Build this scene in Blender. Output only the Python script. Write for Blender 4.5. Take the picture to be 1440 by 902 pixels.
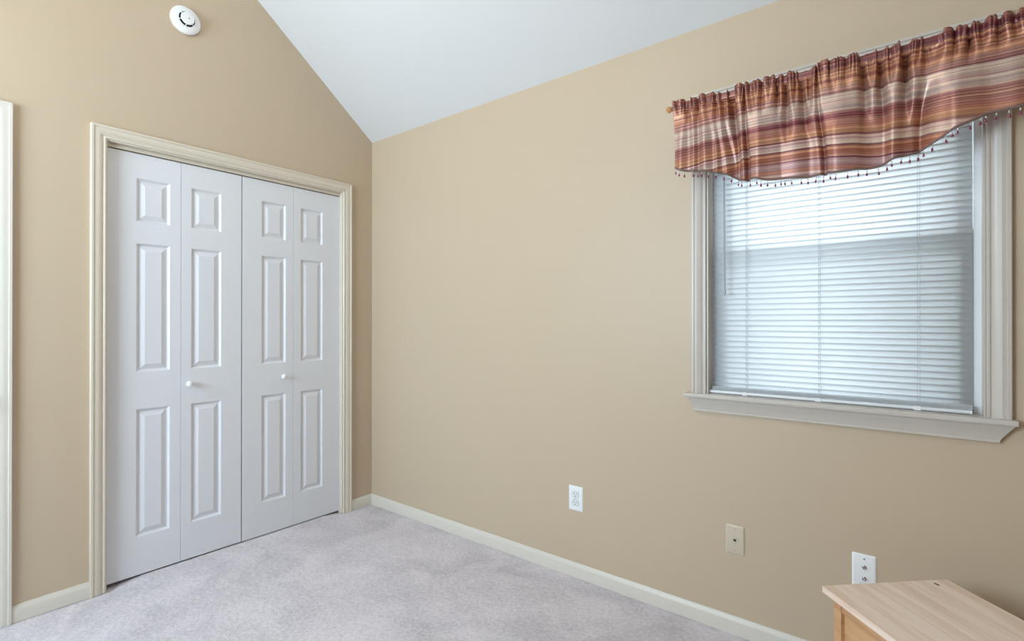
import bpy, bmesh, math, random
from mathutils import Vector, Matrix, noise
random.seed(4)
C = bpy.context.scene.collection
for o in list(bpy.data.objects): bpy.data.objects.remove(o)
PI = math.pi

# ------------------------------------------------------------ camera, light, exposure
SC = bpy.context.scene
SC.view_settings.view_transform = 'Standard'; SC.view_settings.look = 'None'
SC.view_settings.gamma = 1; SC.view_settings.use_curve_mapping = False
SC.view_settings.exposure = 0.0
FPX = 724.2
YAW, PITCH, ROLL = 2.2410, 0.0024, 0.0003
cam = bpy.data.cameras.new('camera'); camo = bpy.data.objects.new('camera', cam); C.objects.link(camo)
cam.sensor_width = 36; cam.lens = FPX / 1440 * 36; cam.clip_start = 0.02
f = Vector((math.cos(YAW)*math.cos(PITCH), math.sin(YAW)*math.cos(PITCH), math.sin(PITCH)))
r = Vector((math.sin(YAW), -math.cos(YAW), 0)); u = r.cross(f)
r2 = r*math.cos(ROLL) + u*math.sin(ROLL); u2 = r2.cross(f)
m = Matrix((r2, u2, -f)).transposed().to_4x4(); m.translation = (2.906, -2.141, 1.2293)
camo.matrix_world = m; SC.camera = camo

W = bpy.data.worlds.new('world'); SC.world = W; W.use_nodes = True
bgn = W.node_tree.nodes['Background']; bgn.inputs[0].default_value = (0.86, 0.93, 1.0, 1); bgn.inputs[1].default_value = 4.8

def area(name, loc, target, sx, sy, power, col):
    l = bpy.data.lights.new(name, 'AREA'); l.shape = 'RECTANGLE'; l.size = sx; l.size_y = sy; l.energy = power; l.color = col
    o = bpy.data.objects.new(name, l); C.objects.link(o); o.location = loc
    o.rotation_euler = (Vector(target) - Vector(loc)).to_track_quat('-Z', 'Y').to_euler(); return o
area('daylight_back_window', (1.0, -3.62, 1.78), (1.0, 0, 1.78), 1.4, 1.3, 112, (0.76, 0.91, 1.08))
lp = bpy.data.lights.new('warm_fill', 'POINT'); lp.energy = 18; lp.color = (1.0, 0.90, 0.76); lp.shadow_soft_size = 0.16  # added warm fill light under the ridge, no fixture there
lpo = bpy.data.objects.new('warm_fill', lp); C.objects.link(lpo); lpo.location = (1.5, -1.75, 2.85)

sl_ = bpy.data.lights.new('hazy_sun', 'SUN'); sl_.energy = 3.8; sl_.angle = math.radians(14); sl_.color = (1.0, 0.97, 0.93)
slo = bpy.data.objects.new('hazy_sun', sl_); C.objects.link(slo); slo.rotation_euler = Vector((0.06, -1.0, -0.70)).to_track_quat('-Z', 'Y').to_euler()

# ------------------------------------------------------------ materials
def mat(name, col, rough=0.5, spec=0.5, metal=0.0):
    m = bpy.data.materials.new(name); m.use_nodes = True
    b = m.node_tree.nodes['Principled BSDF']
    b.inputs['Base Color'].default_value = (*col, 1); b.inputs['Roughness'].default_value = rough
    b.inputs['Specular IOR Level'].default_value = spec; b.inputs['Metallic'].default_value = metal
    return m
def N(m, t, **kw):
    n = m.node_tree.nodes.new(t)
    for k, v in kw.items(): setattr(n, k, v)
    return n
def L(m, a, b): m.node_tree.links.new(a, b)
def bsdf(m): return m.node_tree.nodes['Principled BSDF']
def paint(name, col, rough, scale=220, strength=0.06, vary=0.03, spec=0.3, dist=0.0008):
    m = mat(name, col, rough, spec); b = bsdf(m)
    tc = N(m, 'ShaderNodeTexCoord')
    n1 = N(m, 'ShaderNodeTexNoise'); n1.inputs['Scale'].default_value = scale; n1.inputs['Detail'].default_value = 3
    L(m, tc.outputs['Object'], n1.inputs['Vector'])
    bp = N(m, 'ShaderNodeBump'); bp.inputs['Strength'].default_value = strength; bp.inputs['Distance'].default_value = dist
    L(m, n1.outputs[0], bp.inputs['Height']); L(m, bp.outputs[0], b.inputs['Normal'])
    n2 = N(m, 'ShaderNodeTexNoise'); n2.inputs['Scale'].default_value = 3.0
    L(m, tc.outputs['Object'], n2.inputs['Vector'])
    mr = N(m, 'ShaderNodeMapRange'); mr.inputs[3].default_value = 1 - vary; mr.inputs[4].default_value = 1 + vary
    L(m, n2.outputs[0], mr.inputs[0])
    hs = N(m, 'ShaderNodeHueSaturation'); hs.inputs['Color'].default_value = (*col, 1)
    L(m, mr.outputs[0], hs.inputs['Value']); L(m, hs.outputs[0], b.inputs['Base Color'])
    return m
M = {}
M['wall'] = paint('tan_wall_paint', (0.563, 0.450, 0.325), 0.42, 260, 0.35, 0.012, 0.35)
M['ceil'] = paint('white_ceiling_paint', (0.70, 0.70, 0.705), 0.8, 200, 0.2, 0.01, 0.1)
M['trim'] = paint('cream_trim_paint', (0.69, 0.62, 0.52), 0.35, 40, 0.08, 0.01, 0.5)
M['base'] = paint('ivory_baseboard_paint', (0.69, 0.645, 0.575), 0.35, 40, 0.05, 0.01, 0.5)
M['wtrim'] = paint('shaded_trim_paint', (0.57, 0.52, 0.465), 0.35, 40, 0.08, 0.01, 0.5)  # trim paint darkened, backlit shade around the window put into the colour
M['door'] = paint('white_door_paint', (0.74, 0.752, 0.79), 0.42, 400, 0.3, 0.01, 0.4, 0.0004)
M['vinyl'] = mat('white_vinyl', (0.80, 0.82, 0.84), 0.4)
M['white'] = mat('white_plastic', (0.86, 0.87, 0.88), 0.35)
M['det'] = mat('detector_plastic', (0.84, 0.85, 0.85), 0.45)
M['ivory'] = mat('ivory_plastic', (0.61, 0.52, 0.41), 0.4)
M['dark'] = mat('dark_slot', (0.03, 0.03, 0.035), 0.6)
M['grey'] = mat('grey_recess', (0.25, 0.26, 0.27), 0.6)
M['metal'] = mat('steel', (0.55, 0.55, 0.55), 0.25, 0.5, 1.0)
M['rod'] = mat('bronze_rod', (0.10, 0.075, 0.06), 0.35, 0.5, 0.8)
M['cord'] = mat('grey_cord', (0.50, 0.52, 0.55), 0.7)
M['outside'] = mat('outside_ground', (0.50, 0.50, 0.46), 0.9)
M['shade'] = mat('closet_interior', (0.30, 0.27, 0.22), 0.8)

# amber glass finial
m = mat('amber_glass', (0.80, 0.42, 0.18), 0.12, 0.6); bsdf(m).inputs['Transmission Weight'].default_value = 0.35; M['amber'] = m
m = mat('clear_bead', (0.92, 0.90, 0.93), 0.1, 0.7); bsdf(m).inputs['Transmission Weight'].default_value = 0.5; M['clear'] = m
m = mat('burgundy_bead', (0.30, 0.035, 0.10), 0.12, 0.8); bsdf(m).inputs['Transmission Weight'].default_value = 0.25; M['bead'] = m
# window glass: see-through with a faint reflection
m = bpy.data.materials.new('window_glass'); m.use_nodes = True; nt = m.node_tree; nt.nodes.clear()
o_ = N(m, 'ShaderNodeOutputMaterial'); mx = N(m, 'ShaderNodeMixShader'); tr = N(m, 'ShaderNodeBsdfTransparent'); gl = N(m, 'ShaderNodeBsdfGlossy')
gl.inputs['Roughness'].default_value = 0.02; tr.inputs[0].default_value = (0.93, 0.96, 0.95, 1); mx.inputs[0].default_value = 0.06
L(m, tr.outputs[0], mx.inputs[1]); L(m, gl.outputs[0], mx.inputs[2]); L(m, mx.outputs[0], o_.inputs[0]); M['glass'] = m
# insect screen: dark mesh that lets most light through
m = bpy.data.materials.new('insect_screen'); m.use_nodes = True; m.node_tree.nodes.clear()
o_ = N(m, 'ShaderNodeOutputMaterial'); mx = N(m, 'ShaderNodeMixShader'); tr = N(m, 'ShaderNodeBsdfTransparent'); df = N(m, 'ShaderNodeBsdfDiffuse')
df.inputs[0].default_value = (0.05, 0.05, 0.05, 1); mx.inputs[0].default_value = 0.28
L(m, tr.outputs[0], mx.inputs[1]); L(m, df.outputs[0], mx.inputs[2]); L(m, mx.outputs[0], o_.inputs[0]); M['screen'] = m
# blind slats: thin painted vinyl that lets light through
m = bpy.data.materials.new('slat_vinyl'); m.use_nodes = True; m.node_tree.nodes.clear()
o_ = N(m, 'ShaderNodeOutputMaterial'); mx = N(m, 'ShaderNodeMixShader'); mx2 = N(m, 'ShaderNodeMixShader')
df = N(m, 'ShaderNodeBsdfDiffuse'); tl = N(m, 'ShaderNodeBsdfTranslucent'); gl = N(m, 'ShaderNodeBsdfGlossy')
df.inputs[0].default_value = (0.88, 0.90, 0.92, 1); tl.inputs[0].default_value = (0.90, 0.93, 0.96, 1); gl.inputs['Roughness'].default_value = 0.35
mx.inputs[0].default_value = 0.46; mx2.inputs[0].default_value = 0.05
L(m, df.outputs[0], mx.inputs[1]); L(m, tl.outputs[0], mx.inputs[2]); L(m, mx.outputs[0], mx2.inputs[1]); L(m, gl.outputs[0], mx2.inputs[2]); L(m, mx2.outputs[0], o_.inputs[0])
M['slat'] = m

# carpet
m = mat('cut_pile_carpet', (0.62, 0.59, 0.62), 0.95, 0.05); b = bsdf(m)
tc = N(m, 'ShaderNodeTexCoord')
na = N(m, 'ShaderNodeTexNoise'); na.inputs['Scale'].default_value = 330; na.inputs['Detail'].default_value = 3
nb = N(m, 'ShaderNodeTexNoise'); nb.inputs['Scale'].default_value = 60; nb.inputs['Detail'].default_value = 4
nc = N(m, 'ShaderNodeTexNoise'); nc.inputs['Scale'].default_value = 3.5; nc.inputs['Detail'].default_value = 3; nc.inputs['Distortion'].default_value = 1.0
for n in (na, nb, nc): L(m, tc.outputs['Object'], n.inputs['Vector'])
cr = N(m, 'ShaderNodeValToRGB'); cr.color_ramp.elements[0].position = 0.43; cr.color_ramp.elements[0].color = (0.44, 0.405, 0.435, 1)
cr.color_ramp.elements[1].position = 0.74; cr.color_ramp.elements[1].color = (0.80, 0.735, 0.775, 1)
ad = N(m, 'ShaderNodeMath', operation='MULTIPLY_ADD'); ad.inputs[1].default_value = 0.50
L(m, na.outputs[0], ad.inputs[0])
ml = N(m, 'ShaderNodeMath', operation='MULTIPLY_ADD'); ml.inputs[1].default_value = 0.35
L(m, nb.outputs[0], ml.inputs[0])
m3 = N(m, 'ShaderNodeMath', operation='MULTIPLY'); m3.inputs[1].default_value = 0.42; L(m, nc.outputs[0], m3.inputs[0])
L(m, m3.outputs[0], ml.inputs[2]); L(m, ml.outputs[0], ad.inputs[2]); L(m, ad.outputs[0], cr.inputs[0]); L(m, cr.outputs[0], b.inputs['Base Color'])
bp = N(m, 'ShaderNodeBump'); bp.inputs['Strength'].default_value = 0.9; bp.inputs['Distance'].default_value = 0.008
L(m, ad.outputs[0], bp.inputs['Height']); L(m, bp.outputs[0], b.inputs['Normal'])
b.inputs['Sheen Weight'].default_value = 0.2
M['carpet'] = m

# pine, grain along object X
def pine(name, base, late, rough):
    m = mat(name, base, rough, 0.5); b = bsdf(m)
    tc = N(m, 'ShaderNodeTexCoord'); mp = N(m, 'ShaderNodeMapping'); mp.inputs['Scale'].default_value = (1.3, 17, 17)
    L(m, tc.outputs['Object'], mp.inputs['Vector'])
    n = N(m, 'ShaderNodeTexNoise'); n.inputs['Scale'].default_value = 2.0; n.inputs['Detail'].default_value = 5; n.inputs['Distortion'].default_value = 0.6
    L(m, mp.outputs[0], n.inputs['Vector'])
    c = N(m, 'ShaderNodeValToRGB'); c.color_ramp.elements[0].position = 0.35; c.color_ramp.elements[0].color = (*late, 1)
    c.color_ramp.elements[1].position = 0.6; c.color_ramp.elements[1].color = (*base, 1)
    L(m, n.outputs[0], c.inputs[0]); L(m, c.outputs[0], b.inputs['Base Color'])
    bp = N(m, 'ShaderNodeBump'); bp.inputs['Strength'].default_value = 0.08; bp.inputs['Distance'].default_value = 0.0006
    L(m, n.outputs[0], bp.inputs['Height']); L(m, bp.outputs[0], b.inputs['Normal'])
    return m
M['pine'] = pine('lit_pine_top', (0.90, 0.74, 0.62), (0.80, 0.60, 0.47), 0.25)  # pine paled, window light and glare on the top put into the colour
M['pine2'] = pine('pine_frame', (0.66, 0.39, 0.20), (0.54, 0.28, 0.13), 0.4)
M['knot'] = mat('pine_knot', (0.16, 0.07, 0.04), 0.4)

# striped satin valance cloth: uv.y = metres below the header, uv.x = metres along
CL = dict(rust=(0.28, 0.085, 0.06), orange=(0.46, 0.165, 0.085), gold=(0.58, 0.30, 0.14), burg=(0.15, 0.006, 0.035), plum=(0.14, 0.03, 0.06),
          mauve=(0.36, 0.16, 0.16), silver=(0.58, 0.50, 0.45), lilac=(0.50, 0.34, 0.36), pink=(0.46, 0.18, 0.14), brown=(0.16, 0.07, 0.06))
stripes = [(0, 'rust'), (0.8, 'burg'), (2.0, 'plum'), (2.9, 'orange'), (3.9, 'burg'), (4.4, 'orange'), (5.6, 'gold'), (6.2, 'rust'), (7.0, 'orange'),
           (8.9, 'plum'), (9.4, 'mauve'), (10.6, 'plum'), (11.1, 'silver'), (13.6, 'lilac'), (14.4, 'silver'), (17.0, 'mauve'), (17.9, 'burg'), (19.1, 'pink'), (19.5, 'burg'),
           (20.4, 'pink'), (21.6, 'orange'), (23.0, 'gold'), (24.2, 'plum'), (24.8, 'lilac'), (26.4, 'silver'), (27.6, 'burg'), (28.2, 'orange'),
           (30.6, 'burg'), (31.8, 'lilac'), (34.0, 'pink'), (35.4, 'lilac'), (38.0, 'brown')]
m = mat('striped_satin', (0.5, 0.3, 0.2), 0.36, 0.5, 0.30); b = bsdf(m)
uv = N(m, 'ShaderNodeUVMap'); sx = N(m, 'ShaderNodeSeparateXYZ'); L(m, uv.outputs[0], sx.inputs[0])
dv = N(m, 'ShaderNodeMath', operation='MULTIPLY'); dv.inputs[1].default_value = 1 / 0.40; L(m, sx.outputs[1], dv.inputs[0])
cr = N(m, 'ShaderNodeValToRGB'); cr.color_ramp.interpolation = 'CONSTANT'; el = cr.color_ramp.elements
for i, (d, k) in enumerate(stripes[:32]):
    e = el[i] if i < 2 else el.new(d / 40)
    e.position = d / 40
for i, (d, k) in enumerate(stripes[:32]): el[i].color = (*CL[k], 1)
L(m, dv.outputs[0], cr.inputs[0])
mpa = N(m, 'ShaderNodeMapping'); mpa.inputs['Scale'].default_value = (0.8, 170, 1); L(m, uv.outputs[0], mpa.inputs['Vector'])
nf = N(m, 'ShaderNodeTexNoise'); nf.inputs['Scale'].default_value = 1.0; nf.inputs['Detail'].default_value = 4; L(m, mpa.outputs[0], nf.inputs['Vector'])
c2 = N(m, 'ShaderNodeValToRGB'); c2.color_ramp.interpolation = 'EASE'
c2.color_ramp.elements[0].position = 0.36; c2.color_ramp.elements[0].color = (0.10, 0.008, 0.03, 1)
c2.color_ramp.elements[1].position = 0.62; c2.color_ramp.elements[1].color = (0.66, 0.42, 0.26, 1)
e = c2.color_ramp.elements.new(0.5); e.color = (0.33, 0.15, 0.10, 1)
L(m, nf.outputs[0], c2.inputs[0])
mxc = N(m, 'ShaderNodeMixRGB', blend_type='MIX'); mxc.inputs[0].default_value = 0.52
L(m, cr.outputs[0], mxc.inputs[1]); L(m, c2.outputs[0], mxc.inputs[2])
# woven dashes along the stripes
mpb = N(m, 'ShaderNodeMapping'); mpb.inputs['Scale'].default_value = (420, 700, 1); L(m, uv.outputs[0], mpb.inputs['Vector'])
nw = N(m, 'ShaderNodeTexNoise'); nw.inputs['Scale'].default_value = 1.0; L(m, mpb.outputs[0], nw.inputs['Vector'])
mr = N(m, 'ShaderNodeMapRange'); mr.inputs[1].default_value = 0.35; mr.inputs[2].default_value = 0.65; mr.inputs[3].default_value = 0.82; mr.inputs[4].default_value = 1.22
L(m, nw.outputs[0], mr.inputs[0])
hs = N(m, 'ShaderNodeHueSaturation'); L(m, mr.outputs[0], hs.inputs['Value']); L(m, mxc.outputs[0], hs.inputs['Color']); L(m, hs.outputs[0], b.inputs['Base Color'])
bp = N(m, 'ShaderNodeBump'); bp.inputs['Strength'].default_value = 0.3; bp.inputs['Distance'].default_value = 0.0006
L(m, nf.outputs[0], bp.inputs['Height']); L(m, bp.outputs[0], b.inputs['Normal'])
M['satin'] = m
M['hem'] = mat('brown_braid', (0.20, 0.12, 0.10), 0.6)

# ------------------------------------------------------------ helpers
def obj(name, bm, material, parent=None, smooth=False, sharp=None):
    bmesh.ops.recalc_face_normals(bm, faces=bm.faces)
    me = bpy.data.meshes.new(name); bm.to_mesh(me); bm.free()
    for mm in (material if isinstance(material, (list, tuple)) else [material]): me.materials.append(mm)
    if smooth:
        me.polygons.foreach_set('use_smooth', [True] * len(me.polygons))
        if sharp: me.set_sharp_from_angle(angle=sharp)
    o = bpy.data.objects.new(name, me); C.objects.link(o)
    if parent: o.parent = parent; o.matrix_parent_inverse = Matrix.Identity(4)
    return o
def empty(name, loc, rz=0):
    o = bpy.data.objects.new(name, None); C.objects.link(o); o.location = loc; o.rotation_euler = (0, 0, rz); o.empty_display_size = 0.05; return o
def tag(o, label, cat, group=None):
    o['label'] = label; o['category'] = cat
    if group: o['group'] = group
def structure(o): o['kind'] = 'structure'; return o
def box(bm, x0, x1, y0, y1, z0, z1, bevel=0, mi=0, seg=2):
    v = [bm.verts.new((x, y, z)) for x in (x0, x1) for y in (y0, y1) for z in (z0, z1)]
    fs = [(0, 1, 3, 2), (4, 6, 7, 5), (0, 4, 5, 1), (2, 3, 7, 6), (0, 2, 6, 4), (1, 5, 7, 3)]
    F = [bm.faces.new([v[i] for i in q]) for q in fs]
    for q in F: q.material_index = mi
    if bevel:
        es = list({e for q in F for e in q.edges})
        bmesh.ops.bevel(bm, geom=es, offset=bevel, segments=seg, affect='EDGES', profile=0.5)
def prism(bm, poly, axis, a, b, mi=0):
    def P(p, t):
        return {'x': (t, p[0], p[1]), 'y': (p[0], t, p[1]), 'z': (p[0], p[1], t)}[axis]
    A = [bm.verts.new(P(p, a)) for p in poly]; B = [bm.verts.new(P(p, b)) for p in poly]
    bm.faces.new(A).material_index = mi; bm.faces.new(B[::-1]).material_index = mi; n = len(poly)
    for i in range(n): bm.faces.new((A[i], A[(i+1) % n], B[(i+1) % n], B[i])).material_index = mi
def lathe(bm, prof, origin, axis, n=32, mi=0):
    ax = Vector(axis).normalized(); t = Vector((0, 0, 1)) if abs(ax.z) < .9 else Vector((1, 0, 0))
    e1 = ax.cross(t).normalized(); e2 = ax.cross(e1); O = Vector(origin); rings = []
    for rad, h in prof:
        if rad < 1e-6: rings.append([bm.verts.new(O + ax*h)])
        else: rings.append([bm.verts.new(O + ax*h + rad*(e1*math.cos(2*PI*k/n) + e2*math.sin(2*PI*k/n))) for k in range(n)])
    for A, B in zip(rings, rings[1:]):
        if len(A) == 1 and len(B) == 1: continue
        for k in range(n):
            k2 = (k+1) % n
            if len(A) == 1: q = (A[0], B[k], B[k2])
            elif len(B) == 1: q = (A[k], A[k2], B[0])
            else: q = (A[k], A[k2], B[k2], B[k])
            bm.faces.new(q).material_index = mi
def tube(bm, pts, rad, n=8, mi=0):
    pts = [Vector(p) for p in pts]; rings = []
    for i, p in enumerate(pts):
        d = (pts[min(i+1, len(pts)-1)] - pts[max(i-1, 0)]).normalized()
        t = Vector((0, 0, 1)) if abs(d.z) < .9 else Vector((1, 0, 0)); a = d.cross(t).normalized(); b_ = d.cross(a)
        rings.append([bm.verts.new(p + rad*(a*math.cos(2*PI*k/n) + b_*math.sin(2*PI*k/n))) for k in range(n)])
    for A, B in zip(rings, rings[1:]):
        for k in range(n): bm.faces.new((A[k], A[(k+1) % n], B[(k+1) % n], B[k])).material_index = mi
    bm.faces.new(rings[0][::-1]).material_index = mi; bm.faces.new(rings[-1]).material_index = mi
def plane_pt(wall, a, z, d):   # a along the wall, d out of the wall into the room
    return (d, a, z) if wall == 'left' else ((a, -d, z) if wall == 'right' else (a, d, z))
def casing(bm, wall, a0, a1, ztop, prof, zbot=0.0):
    """mitred casing on three sides; a0,a1,ztop are the OUTER edges; prof = [(inset from outer edge, height off wall)]"""
    rings = []
    for pa, pz, sa, sz in ((a0, zbot, 1, 0), (a0, ztop, 1, -1), (a1, ztop, -1, -1), (a1, zbot, -1, 0)):
        rings.append([bm.verts.new(plane_pt(wall, pa + sa*i, pz + sz*i, h)) for i, h in prof])
    for A, B in zip(rings, rings[1:]):
        for k in range(len(prof)-1): bm.faces.new((A[k], A[k+1], B[k+1], B[k]))
    bm.faces.new(rings[0]); bm.faces.new(rings[-1])
def copy_thing(o, loc=None):
    c = o.copy(); C.objects.link(c)
    if loc: c.location = loc
    for ch in list(o.children):
        k = ch.copy(); C.objects.link(k); k.parent = c
        for g in list(ch.children):
            q = g.copy(); C.objects.link(q); q.parent = k
    return c

# ------------------------------------------------------------ the room shell
H0, SL = 2.44, 0.769          # knee-wall height, ceiling slope
XR, YB, T = 4.0, -3.5, 0.14   # right wall, back wall, thickness
YR = YB / 2
def zc(y): return H0 + SL*(-y if y > YR else (y - YB))
ZR = zc(YR)
# floor
def carpet_z(x, y):
    z = .0022*noise.noise((x*75, y*75, 0)) + .0016*noise.noise((x*38, y*38, 5)) + .0020*noise.noise((x*4, y*4, 9)) - .0012
    near = math.exp(-((x + .02)/.05)**2)
    z += .010*near*max(0, min(1, (y+1.37)/.08, (-.28-y)/.05)) - .006*near*(math.exp(-((y+1.43)/.04)**2) + math.exp(-((y+.24)/.02)**2))
    return min(z, .012)
bm = bmesh.new(); box(bm, -0.8, XR+T, YB-T, T, -0.1, -.02)
gx = [-0.8 + .2*i for i in range(3)] + [-.2 + .0125*i for i in range(int(3.2/.0125)+1)] + [3.5, XR+T]
gy = [T, .03] + [-.0125*i for i in range(int(3.0/.0125)+1)] + [-3.2, YB-T]
Gv = [[bm.verts.new((x, y, carpet_z(x, y))) for y in gy] for x in gx]
for i in range(len(gx)-1):
    for j in range(len(gy)-1): bm.faces.new((Gv[i][j], Gv[i+1][j], Gv[i+1][j+1], Gv[i][j+1]))
structure(obj('floor', bm, M['carpet'], smooth=True, sharp=1.2))
# ceiling, two slopes
bm = bmesh.new()
prism(bm, [(T, H0 - SL*T), (YR, ZR), (YB-T, H0 - SL*T), (YB-T, H0 - SL*T + 0.2), (YR, ZR + 0.2), (T, H0 - SL*T + 0.2)], 'x', -T, XR+T)
structure(obj('ceiling', bm, M['ceil']))
# left gable wall with closet opening and doorway
CY0, CY1, CZ = -1.452, -0.226, 2.060      # closet opening
DY0, DY1, DZ = -2.60, -1.819, 2.060       # doorway opening
bm = bmesh.new()
cols = [YB-T, DY0, DY1, CY0, CY1, T]
holes = {1: DZ, 3: CZ}
cuts = sorted(set(cols + [YR]))
for a, b_ in zip(cuts, cuts[1:]):
    lo = 0
    if a >= DY0 - 1e-6 and b_ <= DY1 + 1e-6: lo = DZ
    if a >= CY0 - 1e-6 and b_ <= CY1 + 1e-6: lo = CZ
    prism(bm, [(a, lo), (b_, lo), (b_, zc(b_) + .05), (a, zc(a) + .05)], 'x', 0, -T)
bmesh.ops.remove_doubles(bm, verts=bm.verts, dist=1e-5)
structure(obj('wall_left', bm, M['wall']))
# right (window) wall : plane y=0, opening
WX0, WX1, WZ0, WZ1 = 2.224, 3.064, 0.900, 2.095
bm = bmesh.new(); zt = H0 + .02
for x0, x1, z0, z1 in ((-T, WX0, 0, zt), (WX0, WX1, 0, WZ0), (WX0, WX1, WZ1, zt), (WX1, XR+T, 0, zt)):
    box(bm, x0, x1, 0, T, z0, z1)
structure(obj('wall_right', bm, M['wall']))
# wall behind the camera, with a window
BX0, BX1, BZ0, BZ1 = 0.3, 1.7, 1.1, 2.38
bm = bmesh.new()
for x0, x1, z0, z1 in ((-T, BX0, 0, zt), (BX0, BX1, 0, BZ0), (BX0, BX1, BZ1, zt), (BX1, XR+T, 0, zt)):
    box(bm, x0, x1, YB-T, YB, z0, z1)
structure(obj('wall_back', bm, M['wall']))
bm = bmesh.new()
prism(bm, [(YB-T, 0), (T, 0), (T, zc(0)), (YR, ZR + .05), (YB-T, zc(YB))], 'x', XR, XR+T)
structure(obj('wall_front', bm, M['wall']))
# closet behind the bifold doors
bm = bmesh.new()
box(bm, -0.78, -0.76, CY0-.25, CY1+.2, 0, 2.45); box(bm, -0.76, -T, CY0-.25, CY0-.23, 0, 2.45); box(bm, -0.76, -T, CY1+.2, CY1+.22, 0, 2.45)
box(bm, -0.76, -T, CY0-.23, CY1+.2, 2.43, 2.45)
structure(obj('wall_closet', bm, M['shade']))
bm = bmesh.new(); box(bm, -20, 24, T+.05, 40, -1.2, -1.1)
structure(obj('ground', bm, M['outside']))

# ------------------------------------------------------------ baseboards
def bb_prof(h=0.082, t=0.014):
    return [(0, 0), (t, 0), (t, h-.022), (t-.002, h-.014), (t-.006, h-.007), (t-.008, h), (0, h)]
def baseboard(name, wall, a, b_, h=0.0702):
    bm = bmesh.new()
    if wall == 'left': prism(bm, [(d, z) for d, z in bb_prof(h)], 'y', a, b_)
    elif wall == 'right': prism(bm, [(-d, z) for d, z in bb_prof(h)], 'x', a, b_)
    elif wall == 'back': prism(bm, [(YB + d, z) for d, z in bb_prof(h)], 'x', a, b_)
    else: prism(bm, [(XR - d, z) for d, z in bb_prof(h)], 'y', a, b_)
    return structure(obj(name, bm, M['base'], smooth=True, sharp=0.5))
CPROF = [(0, 0), (0, 0.017), (0.002, 0.019), (0.010, 0.019), (0.012, 0.016), (0.016, 0.0155), (0.022, 0.0165), (0.032, 0.0145), (0.042, 0.0110),
         (0.0445, 0.0085), (0.047, 0.0085), (0.050, 0.0115), (0.0545, 0.0115), (0.0570, 0.0085), (0.0590, 0.0050), (0.0590, 0)]
CW = 0.059
COY0, COY1, COZ = -1.5105, -0.166, 2.119  # closet casing outer edges
baseboard('baseboard_left', 'left', COY1, 0)
baseboard('baseboard_left_middle', 'left', -1.7615, COY0)
baseboard('baseboard_left_end', 'left', YB, DY0-.058)
baseboard('baseboard_right', 'right', 0, XR)
baseboard('baseboard_back', 'back', 0, XR)
baseboard('baseboard_front', 'front', YB, 0)

# ------------------------------------------------------------ trims
bm = bmesh.new(); casing(bm, 'left', COY0, COY1, COZ, CPROF)
structure(obj('trim_1', bm, M['trim'], smooth=True, sharp=0.45))
bm = bmesh.new(); casing(bm, 'left', DY0-.058, -1.7615, COZ, CPROF)
structure(obj('trim_2', bm, M['base'], smooth=True, sharp=0.45))
# jamb liners
def jamb(name, y0, y1, z, mt):
    bm = bmesh.new(); t = .004
    box(bm, -T, 0.003, y0, y0+t, 0, z); box(bm, -T, 0.003, y1-t, y1, 0, z); box(bm, -T, 0.003, y0+t, y1-t, z-t, z)
    return structure(obj(name, bm, mt))
jamb('trim_3', CY0, CY1, CZ, M['trim']); jamb('trim_4', DY0, DY1, DZ, M['base'])

# ------------------------------------------------------------ moulded six-panel doors
def leaf(width, z0, z1, x_front, panels, thick=0.034):
    """local: y from 0..width, face at x_front; panels = [(y0,y1,z0,z1)]"""
    bm = bmesh.new()
    ys = sorted({0, width} | {p[0] for p in panels} | {p[1] for p in panels}); zs = sorted({z0, z1} | {p[2] for p in panels} | {p[3] for p in panels})
    G = {(i, j): bm.verts.new((x_front, y, z)) for i, y in enumerate(ys) for j, z in enumerate(zs)}
    for i in range(len(ys)-1):
        for j in range(len(zs)-1):
            c = ((ys[i]+ys[i+1])/2, (zs[j]+zs[j+1])/2)
            if any(p[0] < c[0] < p[1] and p[2] < c[1] < p[3] for p in panels): continue
            bm.faces.new((G[i, j], G[i+1, j], G[i+1, j+1], G[i, j+1]))
    steps = [(0, 0), (0.003, -0.0025), (0.008, -0.0100), (0.010, -0.0108), (0.015, -0.0108), (0.017, -0.0098), (0.034, -0.0022), (0.036, -0.0014)]
    for p in panels:
        prev = None
        for ins, d in steps:
            ring = [bm.verts.new((x_front + d, y, z)) for y, z in ((p[0]+ins, p[2]+ins), (p[1]-ins, p[2]+ins), (p[1]-ins, p[3]-ins), (p[0]+ins, p[3]-ins))]
            if prev:
                for k in range(4): bm.faces.new((prev[k], prev[(k+1) % 4], ring[(k+1) % 4], ring[k]))
            prev = ring
        bm.faces.new(prev)
    # body with slightly eased vertical edges
    xb = x_front - thick
    A = [bm.verts.new((x, y, z)) for x, y, z in ((xb, 0, z0), (xb, width, z0), (xb, width, z1), (xb, 0, z1))]
    Fv = [bm.verts.new((x_front, y, z)) for y, z in ((0, z0), (width, z0), (width, z1), (0, z1))]
    bm.faces.new(A)
    for k in range(4): bm.faces.new((A[k], A[(k+1) % 4], Fv[(k+1) % 4], Fv[k]))
    bmesh.ops.remove_doubles(bm, verts=bm.verts, dist=1e-5)
    return bm
def panels_for(y0, y1): return [(y0, y1, 0.198, 0.809), (y0, y1, 0.988, 1.606), (y0, y1, 1.708, 1.918)]
XF = -0.030
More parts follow.
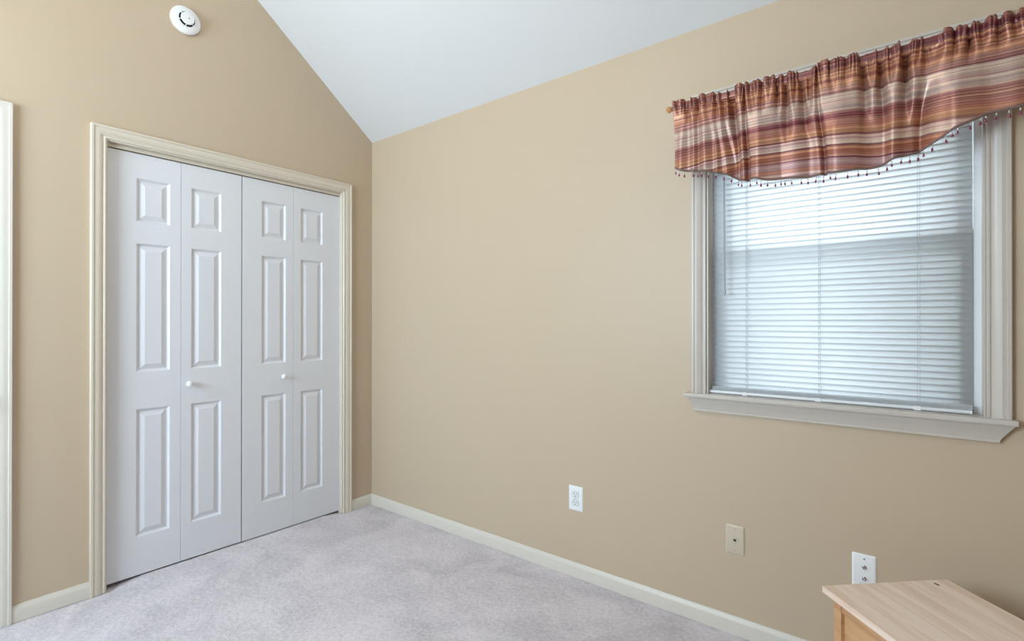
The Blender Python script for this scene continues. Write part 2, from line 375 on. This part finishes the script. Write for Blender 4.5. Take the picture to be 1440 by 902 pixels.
def bifold(name, label, leaves):
    root = empty(name, (XF, leaves[0][0], 0)); structure(root)
    for (a, b_, pa, pb, z0, knob) in leaves:
        lf = obj('door_panel', leaf(b_-a, z0, 2.0335, 0.0, panels_for(pa-a, pb-a)), M['door'], root, smooth=True, sharp=0.35)
        lf.location = (0, a - leaves[0][0], 0)
        if knob:
            bm = bmesh.new()
            lathe(bm, [(0, 0), (0.0065, 0), (0.0065, 0.008), (0.0075, 0.012), (0.0125, 0.016), (0.0155, 0.021), (0.0150, 0.027), (0.0105, 0.0315), (0.0045, 0.0335), (0, 0.034)], (0, knob[0]-a, knob[1]), (1, 0, 0), 28)
            obj('door_knob', bm, M['white'], lf, smooth=True)
    return root
bifold('door_1', '', [(-1.4470, -1.1390, -1.328, -1.187, 0.016, None), (-1.1375, -0.8420, -1.091, -0.946, 0.016, (-1.104, 0.912))])
bifold('door_2', '', [(-0.8365, -0.5425, -0.730, -0.588, 0.014, (-0.607, 0.908)), (-0.5410, -0.2310, -0.494, -0.349, 0.014, None)])
# bifold track under the head jamb
bm = bmesh.new(); box(bm, XF-.050, XF+.010, CY0+.0045, CY1-.0045, 2.0385, CZ-.0045, .001)
structure(obj('trim_5', bm, M['trim']))
# room door in the doorway beside the closet
root = empty('door_3', (-0.012, DY0+.006, 0)); structure(root)
wd = DY1 - DY0 - .012; pz = [(0.22, 0.85), (1.0, 1.60), (1.70, 1.92)]
lf = obj('door_panel', leaf(wd, 0.012, 2.05, 0.0, [(a, a+.25, z0, z1) for a in (.11, wd-.36) for z0, z1 in pz]), M['door'], root, smooth=True, sharp=0.35)
bm = bmesh.new(); lathe(bm, [(0, 0), (0.030, 0), (0.030, 0.006), (0.012, 0.010), (0.012, 0.030), (0.024, 0.038), (0.028, 0.050), (0.022, 0.062), (0, 0.066)], (0, wd-.06, 0.93), (1, 0, 0))
obj('door_knob', bm, M['metal'], lf, smooth=True)

# ------------------------------------------------------------ window 1
win = empty('window_1', (0, 0, 0)); structure(win)
WPROF = [(0, 0), (0, 0.018), (0.002, 0.020), (0.010, 0.020), (0.012, 0.0165), (0.015, 0.0165), (0.022, 0.018), (0.032, 0.0155), (0.041, 0.012), (0.0435, 0.0095), (0.046, 0.0095), (0.049, 0.012), (0.054, 0.012), (0.0562, 0.009), (0.057, 0.004), (0.057, 0)]
bm = bmesh.new(); casing(bm, 'right', 2.167, 3.121, 2.162, WPROF, 0.938)
obj('window_casing', bm, M['wtrim'], win, smooth=True, sharp=0.45)
# stool and apron
bm = bmesh.new()
sp = [(-0.044, 0.9215), (-0.046, 0.926), (-0.046, 0.934), (-0.044, 0.938), (-0.0005, 0.938), (-0.0005, 0.9215)]
prism(bm, sp, 'x', 2.145, 3.131)
prism(bm, [(-0.0005, 0.9215), (-0.0005, 0.938), (0.053, 0.938), (0.053, 0.9005), (0.0005, 0.9005), (0.0005, 0.9215)], 'x', WX0+.0005, WX1-.0005)
obj('window_stool', bm, M['wtrim'], win)
bm = bmesh.new()
ap = [(0, .921, 0), (-.030, .921, 0), (-.030, .916, 0), (-.024, .905, .008), (-.018, .885, .022), (-.014, .873, .029), (-.016, .870, .030), (-.016, .865, .0305), (0, .865, .0305)]
A = [bm.verts.new((2.160 + i*0.55, y, z)) for y, z, i in ap]; B = [bm.verts.new((3.124 - i, y, z)) for y, z, i in ap]
bm.faces.new(A); bm.faces.new(B[::-1])
for k in range(len(ap)): k2 = (k+1) % len(ap); bm.faces.new((A[k], A[k2], B[k2], B[k]))
obj('window_apron', bm, M['wtrim'], win, smooth=True, sharp=0.5)
# jamb liner
bm = bmesh.new(); e_ = .0006
box(bm, WX0+e_, WX0+.006, -.004, .075, WZ0, WZ1-e_); box(bm, WX1-.006, WX1-e_, -.004, .075, WZ0, WZ1-e_); box(bm, WX0+.006, WX1-.006, -.004, .075, WZ1-.006, WZ1-e_)
obj('window_jamb', bm, M['wtrim'], win)
# vinyl frame
def rframe(bm, x0, x1, z0, z1, y0, y1, l, r_, b_, t, bev=.002):
    box(bm, x0, x0+l, y0, y1, z0, z1, bev); box(bm, x1-r_, x1, y0, y1, z0, z1, bev); box(bm, x0+l, x1-r_, y0, y1, z0, z0+b_, bev); box(bm, x0+l, x1-r_, y0, y1, z1-t, z1, bev)
bm = bmesh.new(); rframe(bm, WX0+.001, WX1-.001, WZ0+.001, WZ1-.001, .055, .135, .024, .024, .022, .024); obj('window_frame', bm, M['vinyl'], win)
bm = bmesh.new(); rframe(bm, WX0+.025, WX1-.025, 0.924, 1.527, .060, .088, .034, .034, .036, .028); s1 = obj('lower_sash', bm, M['vinyl'], win)
bm = bmesh.new(); box(bm, WX0+.058, WX1-.058, .072, .076, 0.959, 1.500); obj('window_pane', bm, M['glass'], s1)
bm = bmesh.new(); rframe(bm, WX0+.025, WX1-.025, 1.499, 2.070, .094, .122, .045, .045, .030, .045); s2 = obj('upper_sash', bm, M['vinyl'], win)
bm = bmesh.new(); box(bm, WX0+.069, WX1-.069, .106, .110, 1.528, 2.027); obj('window_pane', bm, M['glass'], s2)
bm = bmesh.new(); box(bm, WX0+.026, WX1-.026, .1275, .1290, 0.924, 1.520); obj('insect_screen', bm, M['screen'], win)

# back window (behind the camera) : same kind of joinery
w2 = empty('window_2', (0, 0, 0)); structure(w2)
bm = bmesh.new(); x0, x1 = BX0, BX1
rframe(bm, x0+.001, x1-.001, BZ0+.001, BZ1-.001, YB-.13, YB-.06, .05, .05, .05, .05)
box(bm, x0+.05, x1-.05, YB-.12, YB-.07, 1.68, 1.72, .002); obj('window_frame', bm, M['vinyl'], w2)
for z0, z1 in ((1.15, 1.68), (1.72, 2.33)):
    bm = bmesh.new(); box(bm, x0+.049, x1-.049, YB-.097, YB-.093, z0, z1); obj('window_pane', bm, M['glass'], w2)
bm = bmesh.new()
rframe(bm, x0-.06, x1+.06, BZ0-.06, BZ1+.06, YB, YB+.018, .059, .059, .059, .059); obj('window_casing', bm, M['wtrim'], w2)

# ------------------------------------------------------------ mini blind
blind = empty('mini_blind', (0, 0, 0)); tag(blind, 'white horizontal mini blind lowered over the window behind the striped valance', 'blind')
SX0, SX1 = 2.240, 3.034; BY = 0.041; PITCHZ = 0.0212; ztop = 2.045; zbot = 0.972
bm = bmesh.new(); box(bm, SX0-.006, SX1+.01, .024, .0545, 2.052, 2.082, .002); obj('headrail', bm, M['vinyl'], blind)
TILT = math.radians(-60); n = int((ztop - zbot) / PITCHZ); sw = 0.0262; ns = 0
z = zbot; smesh = None
bm = bmesh.new(); K = 7; ang = 0.75; rad = sw / (2*math.sin(ang/2)); ct, st = math.cos(TILT), math.sin(TILT); prof = []
for k in range(K):
    a = -ang/2 + ang*k/(K-1); py_, pz_ = rad*math.sin(a), rad*(math.cos(a)-math.cos(ang/2)); prof.append((py_*ct - pz_*st, py_*st + pz_*ct))
while z < ztop:
    jit = random.uniform(-.0004, .0004)
    rows = [[bm.verts.new((x, BY + p[0], z + p[1] + jit)) for p in prof] for x in (SX0, SX1)]
    for k in range(K-1): bm.faces.new((rows[0][k], rows[0][k+1], rows[1][k+1], rows[1][k]))
    z += PITCHZ
me = bpy.data.meshes.new('slats'); bm.normal_update(); bm.to_mesh(me); bm.free(); me.materials.append(M['slat']); me.polygons.foreach_set('use_smooth', [True]*len(me.polygons))
slo_ = bpy.data.objects.new('slats', me); C.objects.link(slo_); slo_.parent = blind
so = slo_.modifiers.new('thickness', 'SOLIDIFY'); so.thickness = 0.0004
# bottom rail and the few slats resting on it
bm = bmesh.new(); box(bm, 2.2245+.006, SX1-.002, .010, .044, .9395, .9515, .005, seg=3); br_ = obj('bottom_rail', bm, M['vinyl'], blind, smooth=True, sharp=0.6)
for s_ in (2.231, SX1-.004):
    bm = bmesh.new(); box(bm, s_-.0012, s_+.004, .009, .045, .9390, .9520, .003, seg=3); obj('end_cap', bm, M['white'], br_)
bm = bmesh.new()
for k in range(4): box(bm, SX0, SX1, .0150+.0005*k, .0435, .9530+.0036*k, .9548+.0036*k)
obj('stacked_slats', bm, M['slat'], blind)
for x in (2.366, 2.615, 2.899):
    bm = bmesh.new()
    for yy in (.0285, .0535):
        tube(bm, [(x, yy, .955), (x, yy, 2.055)], .0005, 6)
    z = zbot
    while z < ztop: tube(bm, [(x, .0285, z+.009), (x, .0535, z-.012)], .0005, 5); z += PITCHZ
    obj('ladder_cord', bm, M['cord'], blind)
    bm = bmesh.new(); pts = []
    z = .956; i = 0
    while z < 2.05: pts.append((x+.006+(.0012 if i % 2 else -.0012), .0282, z)); z += PITCHZ/2; i += 1
    tube(bm, pts, .0006, 6); obj('lift_cord', bm, M['cord'], blind)
    bm = bmesh.new(); box(bm, x-.010, x+.010, .0090, .0455, .9385, .9525, .002); obj('cord_button', bm, M['white'], br_)
bm = bmesh.new(); tube(bm, [(2.288, .006, 2.06), (2.293, .003, 1.344)], .0038, 6); lathe(bm, [(0, 0), (.005, .002), (.005, .02), (0, .024)], (2.293, .003, 1.334), (0, 0, 1), 10)
obj('tilt_wand', bm, mat('smoked_wand', (0.42, 0.46, 0.50), 0.2), blind, smooth=True, sharp=0.6)

# ------------------------------------------------------------ curtain rod
ROD_Y, ROD_Z = -0.088, 2.098
rod = empty('curtain_rod', (2.10, 0, ROD_Z)); tag(rod, 'dark bronze curtain rod with faceted amber glass finial holding the striped valance', 'curtain rod')
def rl(name, bm, mt, sm=True): 
    o = obj(name, bm, mt, rod, smooth=sm, sharp=0.5); o.location = (-2.10, 0, -ROD_Z); return o
bm = bmesh.new(); tube(bm, [(2.122, ROD_Y, ROD_Z), (3.195, ROD_Y, ROD_Z)], .007, 16); rl('pole', bm, M['rod'])
for x, s in ((2.122, -1), (3.195, 1)):
    bm = bmesh.new(); lathe(bm, [(0, -.004), (.008, -.004), (.011, 0), (.011, .004), (.006, .006), (.006, .008)], (x, ROD_Y, ROD_Z), (s, 0, 0), 20); rl('collar', bm, M['rod'])
    bm = bmesh.new(); lathe(bm, [(0, .006), (.006, .007), (.009, .010), (.0125, .016), (.0135, .020), (.0125, .026), (.008, .031), (0, .033)], (x, ROD_Y, ROD_Z), (s, 0, 0), 9); f_ = rl('finial', bm, M['amber'], False); f_['label'] = 'faceted amber glass finial'
for x, up in ((2.190, 0), (3.146, .034)):
    bm = bmesh.new(); box(bm, x-.011, x+.011, -.006, -.0005, ROD_Z-.030+up, ROD_Z+.030+up, .002)
    tube(bm, [(x, -.005, ROD_Z+.008+up), (x, -.04, ROD_Z+.006), (x, ROD_Y+.012, ROD_Z-.006), (x, ROD_Y, ROD_Z-.0105), (x, ROD_Y-.011, ROD_Z-.004)], .003, 8)
    rl('bracket', bm, mat('brass_bracket', (0.50, 0.33, 0.17), 0.35, 0.5, 0.6))

# ------------------------------------------------------------ valance
VX0, VX1 = 2.130, 3.190
bot = [(2.131, 1.844), (2.2, 1.822), (2.264, 1.811), (2.322, 1.792), (2.361, 1.769), (2.399, 1.755), (2.472, 1.742), (2.541, 1.734), (2.629, 1.729), (2.661, 1.729), (2.712, 1.727), (2.771, 1.727), (2.837, 1.740), (2.882, 1.755), (2.934, 1.772), (2.993, 1.805), (3.048, 1.828), (3.094, 1.835), (3.19, 1.842)]
def lerp(tab, x):
    if x <= tab[0][0]: return tab[0][1]
    for (a, p), (b_, q) in zip(tab, tab[1:]):
        if x <= b_:
            t = (x-a)/(b_-a); t = t*t*(3-2*t) if False else t; return p + (q-p)*t
    return tab[-1][1]
def sm(a, b_, x): t = max(0, min(1, (x-a)/(b_-a))); return t*t*(3-2*t)
# folds: (x at header, x at hem, half width header, half width hem, depth header, depth hem) ; positive depth pushes INTO the wall side (dark valley)
VAL = [(2.187, 2.190, .008, .024, .010, .004), (2.222, 2.232, .009, .022, .012, .006), (2.262, 2.275, .010, .020, .008, .004), (2.292, 2.315, .010, .016, .014, .008),
       (2.318, 2.350, .010, .014, .018, .012), (2.350, 2.372, .012, .016, .026, .016), (2.394, 2.408, .006, .0065, .016, .016), (2.420, 2.45, .008, .03, .008, .001), (2.452, 2.480, .008, .024, .012, .001),
       (2.505, 2.520, .008, .022, .018, .004), (2.530, 2.548, .010, .02, .024, .003), (2.560, 2.575, .009, .02, .014, .002), (2.583, 2.60, .010, .02, .024, .003), (2.604, 2.62, .008, .02, .020, .003),
       (2.627, 2.650, .006, .0065, .014, .013), (2.672, 2.71, .008, .03, .006, .001), (2.712, 2.74, .008, .03, .006, .001),
       (2.762, 2.775, .010, .022, .024, .004), (2.782, 2.792, .008, .018, .016, .003), (2.806, 2.815, .011, .018, .028, .005), (2.834, 2.842, .009, .018, .014, .003), (2.872, 2.868, .010, .016, .028, .006),
       (2.898, 2.90, .008, .02, .010, .002), (2.922, 2.905, .012, .022, .018, .008), (2.945, 2.90, .014, .032, .014, .010), (2.990, 2.97, .008, .03, .012, .001), (3.022, 3.02, .009, .026, .020, .002),
       (3.050, 3.06, .008, .03, .012, .001), (3.085, 3.11, .009, .03, .016, .001), (3.120, 3.15, .008, .03, .010, .001), (3.155, 3.18, .008, .03, .010, .002)]
BUL = [(2.165, .02, .004), (2.205, .016, .005), (2.255, .022, .010), (2.302, .016, .006), (2.445, .035, .010), (2.55, .05, .005), (2.70, .05, .014), (2.845, .022, .010), (2.89, .02, .006), (3.00, .05, .016), (3.12, .04, .008)]
def vdisp(x, d, D):
    t = d / D; th = sm(.05, 1.0, t); off = 0
    for xa, xb, wa, wb, pa, pb in VAL:
        c = xa + (xb-xa)*th; w = (wa + (wb-wa)*th)*1.0; fd = .36 + 9*max(0, pa-.010) + (.25 if pa > .02 else 0); p_ = 1.9*pa*(1 - sm(.08, fd, t)) + 1.8*pb*sm(.15, .75, t)
        q = (x-c)/w
        if abs(q) < 3.2: off += p_*math.exp(-q*q)
    a = .0055*(1 - sm(.03, .24, t))
    off += a*(1 - abs(math.sin(x*175 + 1.6*math.sin(x*37) + t*3*math.sin(x*61))))**2 * 2
    for c, w, p_ in BUL: off -= 1.7*p_*sm(0.1, .8, t)*math.exp(-((x-c)/w)**2)
    return off
NX, NZ = 760, 72
ZH = 2.1125
def val_pt(i, d_frac):
    x = VX0 + (VX1-VX0)*i
    crest = vdisp(x, .004, .36)
    zt_ = ZH + .0035 - min(.010, .30*crest) + .0018*math.sin(x*47+2)
    zb_ = lerp(bot, x) + .002*math.sin(x*60)
    D = zt_ - zb_; d = D*d_frac
    zz = zt_ - d
    y = -0.110 - .013*(1 - sm(0, .40, d_frac)) + vdisp(x, d, D)
    hr = zz - ROD_Z
    y += math.exp(-((hr+.014)/.006)**2)*.004 + math.exp(-((hr-.011)/.005)**2)*.003
    if abs(hr) < .012: y = min(y, ROD_Y - .0092)
    elif hr > 0: y = min(y, -.093)
    else: y = min(y, -0.097 + .050*sm(.012, .05, -hr))
    xx = x + .0045*math.sin(x*150 + math.sin(x*40)*2)*(1-sm(0, .3, d_frac)) + .0035*math.sin(x*83+1)*sm(.2, .7, d_frac)
    return (xx, y, zz), (x - VX0 + y*.3, (ZH - zz + .12*(y+.11))*G(x) + .002)
def G(x): return lerp([(2.13, .88), (2.30, .94), (2.40, 1.0), (2.62, .98), (2.80, .90), (2.93, .90), (3.10, .85), (3.19, .85)], x)
bm = bmesh.new(); uvl = bm.loops.layers.uv.new('UVMap'); grid = []
for i in range(NX+1):
    col_ = []
    for j in range(NZ+1):
        p_, uvc = val_pt(i/NX, j/NZ); v = bm.verts.new(p_); col_.append((v, uvc))
    grid.append(col_)
for i in range(NX):
    for j in range(NZ):
        q = [grid[i][j], grid[i+1][j], grid[i+1][j+1], grid[i][j+1]]
        fc = bm.faces.new([a[0] for a in q])
        for lp_, a in zip(fc.loops, q): lp_[uvl].uv = a[1]
me = bpy.data.meshes.new('valance'); bm.normal_update(); bm.to_mesh(me); bm.free(); me.materials.append(M['satin']); me.polygons.foreach_set('use_smooth', [True]*len(me.polygons))
val = bpy.data.objects.new('valance', me); C.objects.link(val)
so = val.modifiers.new('thickness', 'SOLIDIFY'); so.thickness = 0.0012; so.offset = 0
tag(val, 'gathered burgundy, orange and silver striped satin valance with beaded fringe above the window', 'valance')
# braid along the hem
bm = bmesh.new(); uvl = bm.loops.layers.uv.new('UVMap'); prev = None
NB = 400
for i in range(NB+1):
    (x, y, z), _ = val_pt(i/NB, 1.0); w_ = .0008*math.sin(x*900)
    ring = [bm.verts.new(q) for q in ((x, y-.0022+w_, z+.0065), (x, y-.0028+w_, z+.001), (x, y-.001, z-.0018), (x, y+.0018, z+.001), (x, y+.0014, z+.0065))]
    if prev:
        for k in range(5): bm.faces.new((prev[k], prev[(k+1) % 5], ring[(k+1) % 5], ring[k]))
    prev = ring
h_ = obj('braid_trim', bm, M['hem'], val, smooth=True); h_['label'] = 'brown braid edging along the hem'
# dangling beads
def bead_bm():
    bm = bmesh.new()
    tube(bm, [(0, 0, 0), (0, 0, -.018)], .0005, 5, 0)
    lathe(bm, [(0, -.0035), (.0016, -.0025), (.0022, 0), (.0016, .0025), (0, .0035)], (0, 0, -.006), (0, 0, -1), 8, 0)
    lathe(bm, [(0, -.006), (.0014, -.004), (.0030, .001), (.0034, .0035), (.0024, .006), (0, .007)], (0, 0, -.0165), (0, 0, -1), 8, 1)
    lathe(bm, [(0, -.0016), (.0015, 0), (0, .0016)], (0, 0, -.0245), (0, 0, -1), 8, 0)
    return bm
bp0 = None; x = VX0 + .004; k = 0
while x < VX1:
    (xx, y, z), _ = val_pt((x-VX0)/(VX1-VX0), 1.0)
    if bp0 is None: o = bp0 = obj('bead_drop', bead_bm(), [M['clear'], M['bead']], val, smooth=True, sharp=0.9)
    else: o = bp0.copy(); C.objects.link(o)
    o.location = (xx, y, z-.001); o.rotation_euler = (random.uniform(-.12, .12), random.uniform(-.15, .15), 0)
    o.scale = (1, 1, random.uniform(.85, 1.1)); x += random.choice((.020, .024, .028, .016)); k += 1

# ------------------------------------------------------------ smoke detector on the gable wall
sd = empty('smoke_detector', (0, -1.134, 2.745)); tag(sd, 'round white smoke detector high on the tan wall above the closet', 'smoke detector')
bm = bmesh.new(); lathe(bm, [(0, 0.0005), (.069, 0.0005), (.069, .006), (.068, .008), (0, .008)], (0, 0, 0), (1, 0, 0), 64); obj('mounting_plate', bm, M['ivory'], sd, smooth=True, sharp=0.5)
bm = bmesh.new(); lathe(bm, [(0, .008), (.067, .008), (.068, .012), (.068, .016), (.064, .021), (.058, .024), (.056, .0245), (.0385, .031), (.0365, .031), (.0365, .021), (0, .021)], (0, 0, 0), (1, 0, 0), 64)
for k in range(6):
    a = 2*PI*k/6 + .35; c, s = math.cos(a), math.sin(a)
    tube(bm, [(.0305, c*.040, s*.040), (.037, c*.030, s*.030)], .0022, 6)
obj('cover', bm, M['det'], sd, smooth=True, sharp=0.5)
bm = bmesh.new(); lathe(bm, [(0, .0225), (.0362, .0225), (.0362, .0245), (.027, .0250), (.025, .037), (0, .037)], (0, 0, 0), (1, 0, 0), 48); obj('sensor_chamber', bm, M['dark'], sd, smooth=True, sharp=0.5)  # near-black colour carries the shade in the gap around the cap
bm = bmesh.new(); lathe(bm, [(0, .037), (.029, .037), (.0305, .039), (.030, .043), (.028, .0455), (.012, .0470), (0, .0470)], (0, 0, 0), (1, 0, 0), 48); obj('cap', bm, M['det'], sd, smooth=True, sharp=0.5)
bm = bmesh.new(); lathe(bm, [(0, .0470), (.0032, .0470), (.0032, .0482), (0, .0482)], (0, .004, 0), (1, 0, 0), 16); obj('indicator', bm, M['grey'], sd)

# ------------------------------------------------------------ wall plates
def plate_bm(w=.070, h=.114, t=.006):
    bm = bmesh.new(); rings = []
    for ins, y in ((0, -.0004), (0, -.002), (.0025, -.0045), (.006, -.0055)):
        a, c = w/2-ins, h/2-ins; rr = .003; P_ = []
        for sx_, sz_, st in ((1, 1, 0), (-1, 1, 1), (-1, -1, 2), (1, -1, 3)):
            for q in range(4):
                an = PI/2*st + PI/2*q/3; P_.append((sx_*(a-rr) + rr*math.cos(an), sz_*(c-rr) + rr*math.sin(an)))
        rings.append([bm.verts.new((x, y, z)) for x, z in P_])
    for A, B in zip(rings, rings[1:]):
        for k in range(16): bm.faces.new((A[k], A[(k+1) % 16], B[(k+1) % 16], B[k]))
    bm.faces.new(rings[0]); bm.faces.new(rings[-1]); return bm
def screw(parent, x, z, mt, r_=.0032):
    bm = bmesh.new(); lathe(bm, [(0, .0050), (r_, .0050), (r_, .0062), (r_*.6, .0070), (0, .0071)], (x, 0, z), (0, -1, 0), 16)
    box(bm, x-r_*.8, x+r_*.8, -.00725, -.0068, z-.0004, z+.0004, 0, 1); return obj('screw', bm, [mt, M['dark']], parent, smooth=True, sharp=0.6)
ol = empty('electrical_outlet', (1.604, 0, .3775)); tag(ol, 'bright white duplex electrical outlet low on the wall, nearest the closet corner', 'outlet')
obj('plate', plate_bm(.078, .118), M['white'], ol, smooth=True, sharp=0.6)
for zz in (.0195, -.0195):
    bm = bmesh.new(); P_ = []
    for k in range(40):
        a = 2*PI*k/40; x_ = .0172*math.cos(a); z_ = max(-.0138, min(.0138, .0172*math.sin(a))); P_.append((x_, zz+z_))
    prism(bm, P_, 'y', -.0050, -.0072); rc = obj('receptacle', bm, mat('receptacle_white', (.80, .81, .82), .35), ol)
    bm = bmesh.new()
    box(bm, -.0080, -.0058, -.0076, -.0068, zz-.001, zz+.0075); box(bm, .0058, .0078, -.0076, -.0068, zz, zz+.0065)
    lathe(bm, [(0, .0068), (.0026, .0068), (.0026, .0076), (0, .0076)], (0, 0, zz-.0075), (0, -1, 0), 14)
    obj('slots', bm, M['dark'], rc)
    bm = bmesh.new()
    tube(bm, [(.0186*math.cos(a), -.0060, zz + max(-.0150, min(.0150, .0186*math.sin(a)))) for a in [2*PI*k/40 for k in range(41)]], .0005, 5); obj('gap', bm, M['grey'], rc)
screw(ol, 0, 0, M['white'])
tp = empty('phone_jack_plate', (2.333, 0, .3705)); tag(tp, 'ivory telephone jack wall plate below the window, between the two white plates', 'wall plate')
obj('plate', plate_bm(), M['ivory'], tp, smooth=True, sharp=0.6)
bm = bmesh.new(); lathe(bm, [(0, .0050), (.0135, .0050), (.0130, .0072), (0, .0078)], (.002, 0, 0), (0, -1, 0), 8); jk = obj('jack', bm, M['ivory'], tp)
bm = bmesh.new(); box(bm, -.0045, .0060, -.0086, -.0070, -.0045, .0035); box(bm, -.0015, .003, -.0086, -.0070, -.0065, -.0045); obj('socket', bm, M['dark'], jk)
screw(tp, 0, .042, M['ivory']); screw(tp, 0, -.042, M['ivory'])
cx_ = empty('coax_wall_plate', (2.754, 0, .3735)); tag(cx_, 'white cable wall plate with two metal connectors just behind the pine cabinet', 'wall plate')
obj('plate', plate_bm(), M['white'], cx_, smooth=True, sharp=0.6)
for zz in (.014, -.014 - .010 + .0):
    bm = bmesh.new(); lathe(bm, [(0, .0050), (.0062, .0050), (.0062, .0085), (.0045, .0085), (.0045, .0150), (.0022, .0150), (.0022, .011), (0, .011)], (0, 0, zz), (0, -1, 0), 6 if False else 18)
    obj('connector', bm, M['metal'], cx_, smooth=True, sharp=0.5)
screw(cx_, 0, .042, M['metal']); screw(cx_, 0, -.046, M['metal'])

# ------------------------------------------------------------ pine cabinet (rotated 45 deg, back corner to the wall)
TH = 0.47
cab = empty('pine_cabinet', (2.684, -.424, 0), math.radians(-46.2)); tag(cab, 'light pine cabinet set at an angle to the wall below the window', 'cabinet')
# local frame: +X runs along the long left front edge (towards the camera), +Y runs to the back corner
Lx, Ly = .60, .390
bm = bmesh.new()
n_b = 4; bw = Ly/n_b
for k in range(n_b):
    box(bm, 0, Lx, k*bw + (.0002 if k else 0), (k+1)*bw - (.0002 if k < n_b-1 else 0), TH-.018, TH, 0)
bmesh.ops.bevel(bm, geom=[e for e in bm.edges if max(v.co.z for v in e.verts) > TH-.0001 and (e.verts[0].co.x == e.verts[1].co.x and (e.verts[0].co.x in (0, Lx)) or abs(e.verts[0].co.y-e.verts[1].co.y) < 1e-6)], offset=.0006, segments=1, affect='EDGES')
obj('top', bm, M['pine'], cab)
bm = bmesh.new(); lathe(bm, [(0, 0), (1, 0), (1, .0004), (0, .0005)], (0, 0, 0), (0, 0, 1), 20)
kn = obj('knot', bm, M['knot'], cab, smooth=True); kn.scale = (.009, .0045, 1); kn.location = (.024, .335, TH-.0002); kn['label'] = 'dark oval knot in the top'
ov = .020; x0, x1, y0, y1 = ov, Lx-ov, ov, Ly-ov; zt2 = TH-.018; ps = .028
for px_, py_ in ((x0, y0), (x1-ps, y0), (x0, y1-ps), (x1-ps, y1-ps)):
    bm = bmesh.new(); box(bm, px_, px_+ps, py_, py_+ps, 0, zt2, .0015); obj('leg', bm, M['pine2'], cab)
for za, zb in ((zt2-.035, zt2), (.05, .09)):
    for ya in (y0+.002, y1-.022):
        bm = bmesh.new(); box(bm, x0+ps, x1-ps, ya, ya+.020, za, zb, .001); obj('frame_rail', bm, M['pine2'], cab)
    for xa in (x0+.002, x1-.022):
        bm = bmesh.new(); box(bm, xa, xa+.020, y0+ps, y1-ps, za, zb, .001); obj('frame_rail', bm, M['pine2'], cab)

for ya in (y0+.011, y1-.019):
    bm = bmesh.new(); box(bm, x0+ps-.002, x1-ps+.002, ya, ya+.008, .085, zt2-.033); obj('side_panel', bm, M['pine2'], cab)
bm = bmesh.new(); box(bm, x0+.010, x0+.018, y0+ps-.002, y1-ps+.002, .085, zt2-.033); obj('back_panel', bm, M['pine2'], cab)
bm = bmesh.new(); box(bm, x1-.020, x1-.004, y0+ps+.002, y1-ps-.002, .093, zt2-.037, .003); dr = obj('cabinet_door', bm, M['pine2'], cab)
bm = bmesh.new(); lathe(bm, [(0, 0), (.006, 0), (.006, .010), (.014, .018), (.013, .025), (0, .028)], (x1-.004, y0+ps+.03, .30), (1, 0, 0), 24); obj('door_knob', bm, M['pine2'], dr, smooth=True)
bm = bmesh.new(); box(bm, x0+.018, x1-.02, y0+.019, y1-.019, .052, .068); obj('bottom_board', bm, M['pine2'], cab)
